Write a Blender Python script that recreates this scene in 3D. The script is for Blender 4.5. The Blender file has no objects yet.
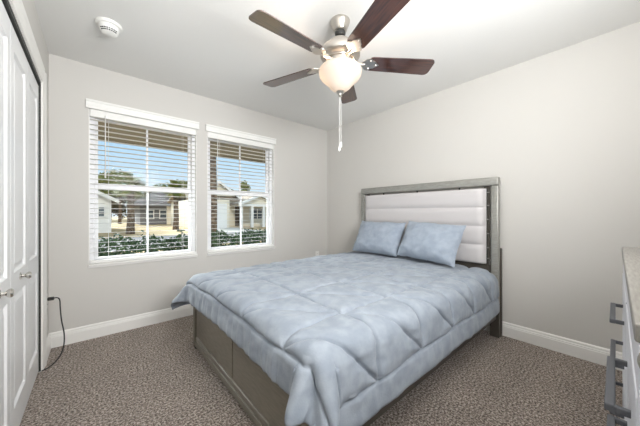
import bpy, bmesh, math, random
import numpy as np
from mathutils import Vector, Matrix, noise

S = bpy.context.scene
COL = S.collection
PI = math.pi
R = math.radians

# ---------------------------------------------------------------- camera, world, lights, exposure
cam_d = bpy.data.cameras.new('camera')
cam_d.sensor_width = 36.0
cam_d.lens = 262.0 / 640.0 * 36.0
cam_d.clip_start = 0.02
cam_d.clip_end = 400
cam = bpy.data.objects.new('camera', cam_d)
COL.objects.link(cam)
cam.location = (0, 0, 1.12)
cam.rotation_euler = (R(90), 0, R(-40.9))
S.camera = cam

S.view_settings.view_transform = 'Standard'
S.view_settings.look = 'None'
S.view_settings.gamma = 1
S.view_settings.use_curve_mapping = False
S.view_settings.exposure = 0.0

SKY_PATCH = 75.0
W = bpy.data.worlds.new('sky')
S.world = W
W.use_nodes = True
nt = W.node_tree
nt.nodes.clear()
tc = nt.nodes.new('ShaderNodeTexCoord')
sep = nt.nodes.new('ShaderNodeSeparateXYZ')
rmp = nt.nodes.new('ShaderNodeValToRGB')
els = rmp.color_ramp.elements
els[0].position = 0.0
els[0].color = (0.84, 0.94, 1.0, 1)
els[1].position = 0.20
els[1].color = (0.52, 0.77, 1.0, 1)
e = els.new(1.0)
e.color = (0.30, 0.50, 0.85, 1)
# added bright patch in the north sky, out of view, lighting the two windows
cl = nt.nodes.new('ShaderNodeVectorMath')
cl.operation = 'DOT_PRODUCT'
cd = Vector((-0.30, 0.86, 0.44)).normalized()
cl.inputs[1].default_value = cd
cr = nt.nodes.new('ShaderNodeMapRange')
cr.interpolation_type = 'SMOOTHSTEP'
cr.inputs['From Min'].default_value = math.cos(R(15))
cr.inputs['From Max'].default_value = math.cos(R(9))
cr.inputs['To Min'].default_value = 0.0
cr.inputs['To Max'].default_value = SKY_PATCH
ca = nt.nodes.new('ShaderNodeMix')
ca.data_type = 'RGBA'
ca.blend_type = 'ADD'
ca.clamp_factor = False
ca.inputs[7].default_value = (0.95, 0.99, 1.0, 1)
bg = nt.nodes.new('ShaderNodeBackground')
bg.inputs['Strength'].default_value = 1.0
wo = nt.nodes.new('ShaderNodeOutputWorld')
nt.links.new(tc.outputs['Generated'], sep.inputs[0])
nt.links.new(tc.outputs['Generated'], cl.inputs[0])
nt.links.new(cl.outputs['Value'], cr.inputs['Value'])
nt.links.new(sep.outputs['Z'], rmp.inputs['Fac'])
nt.links.new(cr.outputs['Result'], ca.inputs['Factor'])
nt.links.new(rmp.outputs['Color'], ca.inputs[6])
nt.links.new(ca.outputs[2], bg.inputs['Color'])
nt.links.new(bg.outputs[0], wo.inputs['Surface'])


def lamp(name, typ, loc, energy, color=(1, 1, 1), direction=None, **kw):
    d = bpy.data.lights.new(name, typ)
    d.energy = energy
    d.color = color
    for k, v in kw.items():
        setattr(d, k, v)
    o = bpy.data.objects.new(name, d)
    COL.objects.link(o)
    o.location = loc
    if direction is not None:
        o.rotation_euler = Vector(direction).to_track_quat('-Z', 'Y').to_euler()
    return o


# sun stands behind the house (south), lights the street side of the houses opposite
lamp('sun', 'SUN', (0, 0, 10), 1.4, (1.0, 0.95, 0.86), direction=(0.35, 0.8, -0.62), angle=R(0.6))
# added area light in the doorway behind the camera, brightens the room
lamp('doorway_fill', 'AREA', (0.75, -0.46, 1.70), 88, (0.975, 0.99, 1.0), direction=(0.10, 1, 0.6),
     shape='RECTANGLE', size=0.88, size_y=0.9)
FAN_E = 2.0        # each bulb of the fan light, W
BOWL_E = 0.25       # glow of the frosted bowl


# ---------------------------------------------------------------- materials
def mat(name, color, rough=0.5, metal=0.0, spec=0.5, var=None, bump=None, sheen=0.0, emis=None, stretch=None, coat=0.0):
    """var=(scale, detail, other colour, lo, hi); bump=(scale, strength, distance)"""
    m = bpy.data.materials.new(name)
    m.use_nodes = True
    n = m.node_tree
    b = n.nodes['Principled BSDF']
    b.inputs['Base Color'].default_value = (*color, 1)
    b.inputs['Roughness'].default_value = rough
    b.inputs['Metallic'].default_value = metal
    b.inputs['Specular IOR Level'].default_value = spec
    if sheen:
        b.inputs['Sheen Weight'].default_value = sheen
        b.inputs['Sheen Roughness'].default_value = 0.4
    if coat:
        b.inputs['Coat Weight'].default_value = coat
        b.inputs['Coat Roughness'].default_value = 0.1
        b.inputs['Coat IOR'].default_value = 2.2
    co = n.nodes.new('ShaderNodeTexCoord')
    vec = co.outputs['Object']
    if stretch:
        mp = n.nodes.new('ShaderNodeMapping')
        mp.inputs['Scale'].default_value = stretch
        n.links.new(vec, mp.inputs['Vector'])
        vec = mp.outputs['Vector']
    if var:
        t = n.nodes.new('ShaderNodeTexNoise')
        t.inputs['Scale'].default_value = var[0]
        t.inputs['Detail'].default_value = var[1]
        n.links.new(vec, t.inputs['Vector'])
        r = n.nodes.new('ShaderNodeValToRGB')
        r.color_ramp.elements[0].position = var[3]
        r.color_ramp.elements[0].color = (*color, 1)
        r.color_ramp.elements[1].position = var[4]
        r.color_ramp.elements[1].color = (*var[2], 1)
        n.links.new(t.outputs['Fac'], r.inputs['Fac'])
        n.links.new(r.outputs['Color'], b.inputs['Base Color'])
    if bump:
        t2 = n.nodes.new('ShaderNodeTexNoise')
        t2.inputs['Scale'].default_value = bump[0]
        t2.inputs['Detail'].default_value = 3
        n.links.new(vec, t2.inputs['Vector'])
        bp = n.nodes.new('ShaderNodeBump')
        bp.inputs['Strength'].default_value = bump[1]
        bp.inputs['Distance'].default_value = bump[2]
        n.links.new(t2.outputs['Fac'], bp.inputs['Height'])
        n.links.new(bp.outputs['Normal'], b.inputs['Normal'])
    if emis:
        b.inputs['Emission Color'].default_value = (*emis[0], 1)
        b.inputs['Emission Strength'].default_value = emis[1]
    return m


def srgb(r, g, b):
    f = lambda c: (c / 255 / 12.92) if c <= 10 else ((c / 255 + 0.055) / 1.055) ** 2.4
    return (f(r), f(g), f(b))


M = {}
M['wall'] = mat('wall_paint', srgb(209, 206, 201), 0.75, spec=0.3, bump=(160, 0.06, 0.002))
M['ceiling'] = mat('ceiling_paint', srgb(232, 231, 228), 0.85, spec=0.2, bump=(45, 0.25, 0.004))
M['trim'] = mat('white_trim_paint', srgb(238, 236, 232), 0.4)
M['door'] = mat('white_door_paint', srgb(232, 232, 232), 0.38)
M['vinyl'] = mat('white_vinyl', srgb(238, 238, 240), 0.4)
M['slat'] = mat('white_faux_wood', srgb(240, 239, 235), 0.45)
M['black'] = mat('black_rubber', (0.012, 0.012, 0.012), 0.5)
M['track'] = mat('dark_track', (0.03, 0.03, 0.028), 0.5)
M['plate'] = mat('white_plastic', srgb(235, 234, 230), 0.4)
M['nickel'] = mat('brushed_nickel', (0.56, 0.53, 0.49), 0.28, metal=1.0, bump=(220, 0.04, 0.001))
M['chrome'] = mat('satin_nickel', (0.66, 0.64, 0.60), 0.2, metal=1.0)
M['blade'] = mat('dark_walnut', srgb(40, 20, 15), 0.4, spec=0.3, var=(9, 6, srgb(78, 42, 29), 0.35, 0.7), stretch=(0.7, 9, 4), coat=0.7)
M['bedwood'] = mat('weathered_taupe_wood', srgb(110, 103, 92), 0.45, var=(14, 5, srgb(128, 121, 109), 0.3, 0.75), stretch=(8, 1, 8), bump=(60, 0.08, 0.002))
M['headwood'] = mat('silver_grey_wood', srgb(140, 139, 133), 0.33, metal=0.25, var=(16, 5, srgb(164, 163, 157), 0.3, 0.75), stretch=(8, 1.2, 8))
M['groove'] = mat('dark_groove', srgb(42, 38, 33), 0.6)
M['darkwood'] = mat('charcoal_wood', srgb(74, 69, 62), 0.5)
M['upholstery'] = mat('light_grey_upholstery', srgb(203, 199, 199), 0.6, bump=(300, 0.12, 0.001), sheen=0.2)
M['comforter'] = mat('ice_blue_velvet', srgb(138, 146, 156), 0.85, spec=0.2, sheen=0.15,
                     var=(13, 8, srgb(153, 160, 169), 0.38, 0.62), bump=(150, 0.3, 0.003))
M['sham'] = mat('blue_velvet_sham', srgb(148, 158, 171), 0.85, spec=0.2, sheen=0.15,
                var=(14, 6, srgb(164, 173, 185), 0.36, 0.7), bump=(150, 0.3, 0.003))
M['mattress'] = mat('white_mattress_cloth', srgb(225, 224, 220), 0.8)
M['lacquer'] = mat('pale_grey_lacquer', srgb(214, 214, 220), 0.35)
M['drestop'] = mat('grey_oak_veneer', srgb(128, 124, 118), 0.5, var=(10, 6, srgb(156, 152, 146), 0.3, 0.7), stretch=(2, 18, 4))
M['handle'] = mat('gunmetal', srgb(92, 93, 97), 0.5, metal=0.2)
M['medal'] = mat('antique_pewter', srgb(140, 136, 126), 0.5)
M['stucco'] = mat('cream_siding', srgb(236, 226, 204), 0.8)
M['whitewall'] = mat('white_siding', srgb(238, 236, 230), 0.8)
M['greywall'] = mat('shaded_grey_siding', srgb(118, 116, 116), 0.8)  # grey siding, darkened to put the eave's shade into its colour
M['shingle'] = mat('tan_shingles', srgb(172, 158, 138), 0.9, var=(6, 4, srgb(150, 134, 116), 0.4, 0.6))
M['greyshingle'] = mat('grey_shingles', srgb(112, 104, 97), 0.9, var=(6, 4, srgb(132, 123, 114), 0.4, 0.6))
M['darkglass'] = mat('dark_window_glass', srgb(84, 92, 98), 0.15)
M['porchshade'] = mat('shaded_door_brown', srgb(96, 84, 72), 0.7)  # porch shade put into the front door colour
M['soffit'] = mat('taupe_soffit', srgb(140, 128, 106), 0.8)
M['lawn'] = mat('dry_winter_lawn', srgb(196, 170, 124), 0.95, var=(0.7, 6, srgb(168, 146, 104), 0.4, 0.65))
M['concrete'] = mat('pale_concrete', srgb(206, 200, 186), 0.9, var=(2, 4, srgb(194, 188, 172), 0.4, 0.6))
M['asphalt'] = mat('worn_asphalt', srgb(150, 146, 140), 0.9)
M['mulch'] = mat('bark_mulch', srgb(120, 92, 66), 0.95, var=(20, 4, srgb(80, 60, 44), 0.4, 0.6))
M['hedge'] = mat('hedge_leaves', srgb(60, 84, 58), 0.6, spec=0.3, var=(9, 2, srgb(98, 120, 84), 0.4, 0.65))
M['bark'] = mat('palm_bark', srgb(140, 122, 104), 0.95, var=(14, 4, srgb(92, 78, 66), 0.4, 0.6), bump=(20, 0.6, 0.03))
M['frond'] = mat('palm_fronds', srgb(112, 122, 58), 0.7, var=(3, 2, srgb(150, 148, 78), 0.4, 0.65))
M['treeleaf'] = mat('tree_leaves', srgb(104, 116, 66), 0.7, var=(1.2, 3, srgb(146, 146, 88), 0.4, 0.65))
M['woods'] = mat('winter_woods_leaves', srgb(82, 80, 58), 0.9, var=(0.8, 3, srgb(112, 100, 76), 0.4, 0.65))

# carpet: speckled pile
m = M['carpet'] = bpy.data.materials.new('speckled_carpet')
m.use_nodes = True
n = m.node_tree
b = n.nodes['Principled BSDF']
b.inputs['Roughness'].default_value = 0.95
b.inputs['Specular IOR Level'].default_value = 0.1
b.inputs['Sheen Weight'].default_value = 0.15
co = n.nodes.new('ShaderNodeTexCoord')
t1 = n.nodes.new('ShaderNodeTexNoise')
t1.inputs['Scale'].default_value = 85
t1.inputs['Detail'].default_value = 5
t1.inputs['Roughness'].default_value = 0.8
r1 = n.nodes.new('ShaderNodeValToRGB')
r1.color_ramp.elements[0].position = 0.40
r1.color_ramp.elements[0].color = (*srgb(66, 54, 47), 1)
r1.color_ramp.elements[1].position = 0.60
r1.color_ramp.elements[1].color = (*srgb(238, 226, 215), 1)
e = r1.color_ramp.elements.new(0.5)
e.color = (*srgb(160, 144, 132), 1)
t2 = n.nodes.new('ShaderNodeTexNoise')
t2.inputs['Scale'].default_value = 5
t2.inputs['Detail'].default_value = 2
mx = n.nodes.new('ShaderNodeMix')
mx.data_type = 'RGBA'
mx.blend_type = 'MULTIPLY'
mx.inputs['Factor'].default_value = 0.35
bp = n.nodes.new('ShaderNodeBump')
bp.inputs['Strength'].default_value = 0.9
bp.inputs['Distance'].default_value = 0.012
n.links.new(co.outputs['Object'], t1.inputs['Vector'])
n.links.new(co.outputs['Object'], t2.inputs['Vector'])
n.links.new(t1.outputs['Fac'], r1.inputs['Fac'])
n.links.new(r1.outputs['Color'], mx.inputs[6])
n.links.new(t2.outputs['Fac'], mx.inputs[7])
n.links.new(mx.outputs[2], b.inputs['Base Color'])
n.links.new(t1.outputs['Fac'], bp.inputs['Height'])
n.links.new(bp.outputs['Normal'], b.inputs['Normal'])

# window glass: thin clear pane with a fresnel reflection
m = M['glass'] = bpy.data.materials.new('clear_glass')
m.use_nodes = True
n = m.node_tree
n.nodes.remove(n.nodes['Principled BSDF'])
tr = n.nodes.new('ShaderNodeBsdfTransparent')
tr.inputs['Color'].default_value = (0.97, 0.985, 0.98, 1)
gl = n.nodes.new('ShaderNodeBsdfGlossy')
gl.inputs['Roughness'].default_value = 0.01
fr = n.nodes.new('ShaderNodeFresnel')
fr.inputs['IOR'].default_value = 1.14
ms = n.nodes.new('ShaderNodeMixShader')
n.links.new(fr.outputs[0], ms.inputs[0])
n.links.new(tr.outputs[0], ms.inputs[1])
n.links.new(gl.outputs[0], ms.inputs[2])
n.links.new(ms.outputs[0], n.nodes['Material Output'].inputs['Surface'])

# frosted lamp bowl: translucent white glass that glows
m = M['bowl'] = bpy.data.materials.new('frosted_lamp_glass')
m.use_nodes = True
n = m.node_tree
n.nodes.remove(n.nodes['Principled BSDF'])
tl = n.nodes.new('ShaderNodeBsdfTranslucent')
tl.inputs['Color'].default_value = (0.08, 0.073, 0.063, 1)
df = n.nodes.new('ShaderNodeBsdfDiffuse')
df.inputs['Color'].default_value = (0.55, 0.53, 0.5, 1)
ms = n.nodes.new('ShaderNodeMixShader')
ms.inputs[0].default_value = 0.5
em = n.nodes.new('ShaderNodeEmission')
em.inputs['Color'].default_value = (1.0, 0.84, 0.72, 1)
em.inputs['Strength'].default_value = BOWL_E
ad = n.nodes.new('ShaderNodeAddShader')
n.links.new(tl.outputs[0], ms.inputs[1])
n.links.new(df.outputs[0], ms.inputs[2])
n.links.new(ms.outputs[0], ad.inputs[0])
n.links.new(em.outputs[0], ad.inputs[1])
n.links.new(ad.outputs[0], n.nodes['Material Output'].inputs['Surface'])


# ---------------------------------------------------------------- mesh helpers
class MB:
    def __init__(self):
        self.bm = bmesh.new()

    def box(self, x0, x1, y0, y1, z0, z1, bevel=0.0, seg=2, mtx=None):
        bm = self.bm
        vs = [bm.verts.new((x, y, z)) for x in (x0, x1) for y in (y0, y1) for z in (z0, z1)]
        q = [(0, 1, 3, 2), (4, 6, 7, 5), (0, 4, 5, 1), (2, 3, 7, 6), (0, 2, 6, 4), (1, 5, 7, 3)]
        fs = [bm.faces.new([vs[i] for i in f]) for f in q]
        new = vs
        if bevel:
            es = list({e for f in fs for e in f.edges})
            r = bmesh.ops.bevel(bm, geom=es, offset=bevel, segments=seg, affect='EDGES', profile=0.5)
            new = list({v for v in r['verts']} | {v for f in r['faces'] for v in f.verts})
        if mtx is not None:
            bmesh.ops.transform(bm, matrix=mtx, verts=[v for v in new if v.is_valid])
        return self

    def lathe(self, prof, n=32, c=(0, 0, 0), cap0=True, cap1=True):
        bm = self.bm
        rings = []
        for r, z in prof:
            if r < 1e-6:
                rings.append([bm.verts.new((c[0], c[1], c[2] + z))])
            else:
                rings.append([bm.verts.new((c[0] + r * math.cos(2 * PI * k / n), c[1] + r * math.sin(2 * PI * k / n), c[2] + z)) for k in range(n)])
        for a, b in zip(rings, rings[1:]):
            for k in range(n):
                k2 = (k + 1) % n
                if len(a) == 1 and len(b) == 1:
                    continue
                if len(a) == 1:
                    bm.faces.new((a[0], b[k2], b[k]))
                elif len(b) == 1:
                    bm.faces.new((a[k], a[k2], b[0]))
                else:
                    bm.faces.new((a[k], a[k2], b[k2], b[k]))
        if cap0 and len(rings[0]) > 1:
            bm.faces.new(rings[0][::-1])
        if cap1 and len(rings[-1]) > 1:
            bm.faces.new(rings[-1])
        return self

    def tube(self, pts, r, n=8, caps=True):
        bm = self.bm
        pts = [Vector(p) for p in pts]
        rings = []
        up = None
        for i, p in enumerate(pts):
            d = (pts[min(i + 1, len(pts) - 1)] - pts[max(i - 1, 0)]).normalized()
            if up is None:
                up = Vector((0, 0, 1)) if abs(d.z) < 0.9 else Vector((1, 0, 0))
            s = d.cross(up).normalized()
            up = s.cross(d).normalized()
            rr = r[i] if isinstance(r, (list, tuple)) else r
            rings.append([bm.verts.new(p + rr * (math.cos(2 * PI * k / n) * s + math.sin(2 * PI * k / n) * up)) for k in range(n)])
        for a, b in zip(rings, rings[1:]):
            for k in range(n):
                bm.faces.new((a[k], a[(k + 1) % n], b[(k + 1) % n], b[k]))
        if caps:
            bm.faces.new(rings[0][::-1])
            bm.faces.new(rings[-1])
        return self

    def prism(self, poly, a, b, axis='x'):
        """poly in the plane normal to axis: x->(y,z), y->(x,z), z->(x,y)"""
        bm = self.bm
        def P(p, t):
            if axis == 'x':
                return (t, p[0], p[1])
            if axis == 'y':
                return (p[0], t, p[1])
            return (p[0], p[1], t)
        A = [bm.verts.new(P(p, a)) for p in poly]
        B = [bm.verts.new(P(p, b)) for p in poly]
        k = len(poly)
        for i in range(k):
            bm.faces.new((A[i], A[(i + 1) % k], B[(i + 1) % k], B[i]))
        bm.faces.new(A[::-1])
        bm.faces.new(B)
        return self

    def quad(self, *p):
        self.bm.faces.new([self.bm.verts.new(q) for q in p])
        return self

    def build(self, name, material, parent=None, smooth=False, loc=None):
        bm = self.bm
        bmesh.ops.recalc_face_normals(bm, faces=bm.faces)
        me = bpy.data.meshes.new(name)
        bm.to_mesh(me)
        bm.free()
        return link(name, me, material, parent, smooth)


def link(name, me, material, parent=None, smooth=False):
    o = bpy.data.objects.new(name, me)
    COL.objects.link(o)
    if material is not None:
        me.materials.append(material)
    if smooth:
        me.shade_smooth()
        if smooth == 'auto':
            me.set_sharp_from_angle(angle=R(40))
    if parent is not None:
        o.parent = parent
    return o


def pymesh(name, verts, faces, material, parent=None, smooth=False):
    me = bpy.data.meshes.new(name)
    me.from_pydata([tuple(map(float, v)) for v in verts], [], faces)
    me.update()
    return link(name, me, material, parent, smooth)


def tag(o, label=None, cat=None, group=None, kind=None):
    if label:
        o['label'] = label
    if cat:
        o['category'] = cat
    if group:
        o['group'] = group
    if kind:
        o['kind'] = kind
    return o


def thing(name, label, cat, loc=(0, 0, 0), rz=0.0, group=None, kind=None):
    o = bpy.data.objects.new(name, None)
    COL.objects.link(o)
    o.location = loc
    o.rotation_euler = (0, 0, rz)
    o.empty_display_size = 0.1
    return tag(o, label, cat, group, kind)


def struct(name, mb, material, label, cat, smooth=False):
    return tag(mb.build(name, material, None, smooth), label, cat, None, 'structure')


# ---------------------------------------------------------------- room shell
XW, XE, YN, YS, H = -0.277, 2.847, 3.107, -0.50, 2.44
WIN = [(-0.03, 0.875), (0.985, 1.865)]
WZ0, WZ1 = 0.665, 2.06
TH = 0.14
DY0, DY1, DH = 1.02, 2.70, 2.055      # closet opening

f = MB()
f.quad((XW - 0.7, YS - 1.55, 0), (XE + 0.1, YS - 1.55, 0), (XE + 0.1, YN + 0.05, 0), (XW - 0.7, YN + 0.05, 0))
struct('floor', f, M['carpet'], 'speckled brown and beige carpet covering the bedroom floor', 'floor')
f = MB().box(XW - 0.75, XE + 0.12, YS - 1.6, YN + TH, H, H + 0.15)
struct('ceiling', f, M['ceiling'], 'pale off-white textured ceiling above the whole bedroom', 'ceiling')

f = MB()
xs = [XW - 0.75, WIN[0][0], WIN[0][1], WIN[1][0], WIN[1][1], XE + 0.12]
for i in range(5):
    if i in (1, 3):
        f.box(xs[i], xs[i + 1], YN, YN + TH, -0.3, WZ0)
        f.box(xs[i], xs[i + 1], YN, YN + TH, WZ1, H)
    else:
        f.box(xs[i], xs[i + 1], YN, YN + TH, -0.3, H)
struct('wall_north', f, M['wall'], 'warm grey wall with the two windows', 'wall')
f = MB().box(XE, XE + 0.12, YS - 0.1, YN, 0, H)
struct('wall_east', f, M['wall'], 'warm grey wall behind the headboard', 'wall')
f = MB().box(XW - 0.12, XW, DY1, YN, 0, H).box(XW - 0.12, XW, YS - 0.1, DY0, 0, H).box(XW - 0.12, XW, DY0, DY1, DH, H)
struct('wall_west', f, M['wall'], 'warm grey wall around the white closet doors', 'wall')
f = MB().box(XW - 0.75, 0.28, YS - 0.1, YS, 0, H).box(1.22, XE, YS - 0.1, YS, 0, H).box(0.28, 1.22, YS - 0.1, YS, 2.25, H)  # added doorway opening, out of view
f.box(XW - 0.80, XW - 0.70, YS - 1.6, YN, 0, H).box(XW - 0.70, XE + 0.12, YS - 1.6, YS - 1.5, 0, H).box(XE, XE + 0.12, YS - 1.5, YS - 0.1, 0, H)  # closet back, plus unseen hall walls added to keep the sun out
struct('wall_south', f, M['wall'], 'wall with an added doorway behind the photographer, added sun-blocking hall walls and the closet back', 'wall')

# baseboards with a stepped cap
BP = [(0, 0), (0.015, 0), (0.015, 0.086), (0.0125, 0.090), (0.0125, 0.098), (0.0085, 0.104), (0.0085, 0.116), (0.004, 0.124), (0, 0.126)]
struct('baseboard_north', MB().prism([(YN - p, z) for p, z in BP], XW, XE, 'x'), M['trim'],
       'white baseboard along the wall under the windows', 'baseboard')
struct('baseboard_east', MB().prism([(XE - p, z) for p, z in BP], YS, YN - 0.015, 'y'), M['trim'],
       'white baseboard along the wall behind the bed', 'baseboard')
struct('baseboard_west', MB().prism([(XW + p, z) for p, z in BP], DY1 + 0.095, YN - 0.015, 'y'), M['trim'],
       'short white baseboard between closet trim and window wall', 'baseboard')

# closet casing and jambs
CP = [(0, 0), (0.09, 0), (0.09, 0.018), (0.07, 0.018), (0.055, 0.013), (0.02, 0.011), (0.008, 0.008), (0, 0.006)]
f = MB()
f.prism([(XW + d, DY1 + w) for w, d in CP], 0, DH + 0.09, 'z')
f.prism([(XW + d, DY0 - w) for w, d in CP], 0, DH + 0.09, 'z')
f.prism([(XW + d, DH + w) for w, d in CP], DY0, DY1, 'y')
f.box(XW - 0.12, XW + 0.002, DY1 - 0.012, DY1, 0, DH).box(XW - 0.12, XW + 0.002, DY0, DY0 + 0.012, 0, DH)
f.box(XW - 0.12, XW + 0.002, DY0, DY1, DH - 0.012, DH)
struct('trim_1', f, M['trim'], 'white trim framing the closet opening', 'door trim')
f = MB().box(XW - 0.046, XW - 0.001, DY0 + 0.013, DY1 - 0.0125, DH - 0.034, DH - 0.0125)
f.box(XW - 0.046, XW - 0.001, DY1 - 0.0145, DY1 - 0.0125, 0.004, DH - 0.034)  # dark strip put in for the shade of the jamb gap
struct('trim_2', f, M['track'], 'dark bifold track, and a dark strip for the shaded gap beside the closet doors', 'door track')

# ---- closet bifold doors: two pairs, each leaf with two raised panels
LW = (DY1 - DY0 - 0.024 - 0.012) / 4
XD = XW - 0.012                        # room side face of the leaves


def leaf_mesh(y0, y1):
    """door leaf, face at XD, recessed panels with sloping edges and a raised field"""
    bm = bmesh.new()
    z0, z1 = 0.014, DH - 0.046
    st, g = 0.062, 0.0
    t = 0.034
    ys = [y0, y0 + st, y1 - st, y1]
    zs = [z0, 0.17, 0.715, 0.83, z1 - 0.105, z1]
    for i in range(3):
        for j in range(5):
            a, b_, c, d = ys[i], ys[i + 1], zs[j], zs[j + 1]
            if i == 1 and j in (1, 3):
                prev = [(a, c), (b_, c), (b_, d), (a, d)]
                px = XD
                for ins, dep in ((0.006, 0.010), (0.016, 0.012), (0.040, 0.003)):
                    cur = [(a + ins, c + ins), (b_ - ins, c + ins), (b_ - ins, d - ins), (a + ins, d - ins)]
                    for k in range(4):
                        k2 = (k + 1) % 4
                        bm.faces.new([bm.verts.new(v) for v in ((px, *prev[k]), (px, *prev[k2]), (XD - dep, *cur[k2]), (XD - dep, *cur[k]))])
                    prev, px = cur, XD - dep
                bm.faces.new([bm.verts.new((px, *q)) for q in prev])
            else:
                bm.faces.new([bm.verts.new((XD, *q)) for q in ((a, c), (b_, c), (b_, d), (a, d))])
    # edges and back
    xb = XD - t
    for p, q in (((y0, z0), (y1, z0)), ((y1, z0), (y1, z1)), ((y1, z1), (y0, z1)), ((y0, z1), (y0, z0))):
        bm.faces.new([bm.verts.new(v) for v in ((XD, *p), (XD, *q), (xb, *q), (xb, *p))])
    bm.faces.new([bm.verts.new((xb, *q)) for q in ((y0, z0), (y0, z1), (y1, z1), (y1, z0))])
    bmesh.ops.remove_doubles(bm, verts=bm.verts, dist=1e-5)
    bmesh.ops.recalc_face_normals(bm, faces=bm.faces)
    mb = MB()
    mb.bm.free()
    mb.bm = bm
    return mb


def knob(parent, y, z):
    prof = [(0.019, 0), (0.019, 0.004), (0.009, 0.007), (0.008, 0.018), (0.013, 0.022), (0.018, 0.028), (0.0185, 0.034), (0.014, 0.040), (0, 0.0415)]
    k = MB().lathe(prof, 20)
    bmesh.ops.transform(k.bm, matrix=Matrix.Translation((XD, y, z)) @ Matrix.Rotation(R(90), 4, 'Y'), verts=k.bm.verts)
    k.build('knob', M['chrome'], parent, 'auto')['label'] = 'satin nickel knob'


yy = DY1 - 0.016
for i, (lab) in enumerate(['white bifold closet door nearer to the window wall', 'white bifold closet door at the left edge, farther from the window wall']):
    d = thing('door_%d' % (i + 1), lab, 'closet door', (0, 0, 0), kind='structure')
    for j in range(2):
        leaf_mesh(yy - LW + 0.0015, yy - 0.0015).build('door_leaf', M['door'], d)
        if j == 1 - i:
            knob(d, yy - LW / 2, 0.79)
        yy -= LW
    yy -= 0.004

# ---- windows
def window(idx, x0, x1, label):
    y0 = YN + 0.06
    root = thing('window_%d' % idx, label, 'window', ((x0 + x1) / 2, YN + 0.08, WZ0), kind='structure')
    ox, oy, oz = (x0 + x1) / 2, YN + 0.08, WZ0

    def B(mb, name, m):
        bmesh.ops.translate(mb.bm, vec=(-ox, -oy, -oz), verts=mb.bm.verts)
        return mb.build(name, m, root)
    fw = 0.04
    f = MB()
    ya, yb = YN + 0.05, YN + 0.135
    f.box(x0, x0 + fw, ya, yb, WZ0, WZ1, 0.004).box(x1 - fw, x1, ya, yb, WZ0, WZ1, 0.004)
    f.box(x0 + fw, x1 - fw, ya, yb, WZ0, WZ0 + 0.027, 0.004).box(x0 + fw, x1 - fw, ya, yb, WZ1 - fw, WZ1, 0.004)
    B(f, 'window_frame', M['vinyl'])
    zm = 1.368
    for nm, za, zb, yo in (('upper_sash', zm - 0.028, WZ1 - fw, 0.098), ('lower_sash', WZ0 + 0.0275, zm + 0.028, 0.066)):
        s = MB()
        sw = 0.026
        a, b_ = x0 + fw, x1 - fw
        y1, y2 = YN + yo, YN + yo + 0.028
        s.box(a, a + sw, y1, y2, za, zb, 0.003).box(b_ - sw, b_, y1, y2, za, zb, 0.003)
        lo = 0.056 if nm == 'upper_sash' else 0.02
        hi = 0.056 if nm == 'lower_sash' else 0.03
        s.box(a + sw, b_ - sw, y1, y2, za, za + lo, 0.003).box(a + sw, b_ - sw, y1, y2, zb - hi, zb, 0.003)
        cx = (x0 + x1) / 2
        s.box(cx - 0.009, cx + 0.009, y1 + 0.008, y2 - 0.008, za + lo, zb - hi, 0.002)
        so = B(s, nm, M['vinyl'])
        g = MB().quad((a + sw - 0.004, y1 + 0.014, za + lo - 0.004), (b_ - sw + 0.004, y1 + 0.014, za + lo - 0.004),
                      (b_ - sw + 0.004, y1 + 0.014, zb - hi + 0.004), (a + sw - 0.004, y1 + 0.014, zb - hi + 0.004))
        bmesh.ops.translate(g.bm, vec=(-ox, -oy, -oz), verts=g.bm.verts)
        g.build('pane', M['glass'], so)
    # jamb liner and sill of the opening
    j = MB()
    j.box(x0, x0 + 0.006, YN + 0.001, ya, WZ0, WZ1).box(x1 - 0.006, x1, YN + 0.001, ya, WZ0, WZ1)
    j.box(x0 + 0.006, x1 - 0.006, YN + 0.001, ya, WZ1 - 0.006, WZ1)
    B(j, 'jamb_liner', M['trim'])
    s = MB().box(x0 - 0.002, x1 + 0.002, YN - 0.026, ya, WZ0 - 0.020, WZ0, 0.004)
    s.box(x0 - 0.004, x1 + 0.004, YN - 0.012, YN - 0.0005, WZ0 - 0.036, WZ0 - 0.020, 0.003)
    B(s, 'sill', M['trim'])
    return root


window(1, *WIN[0], 'white single-hung window nearer to the closet doors')
window(2, *WIN[1], 'white single-hung window nearer to the bed headboard corner')


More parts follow.
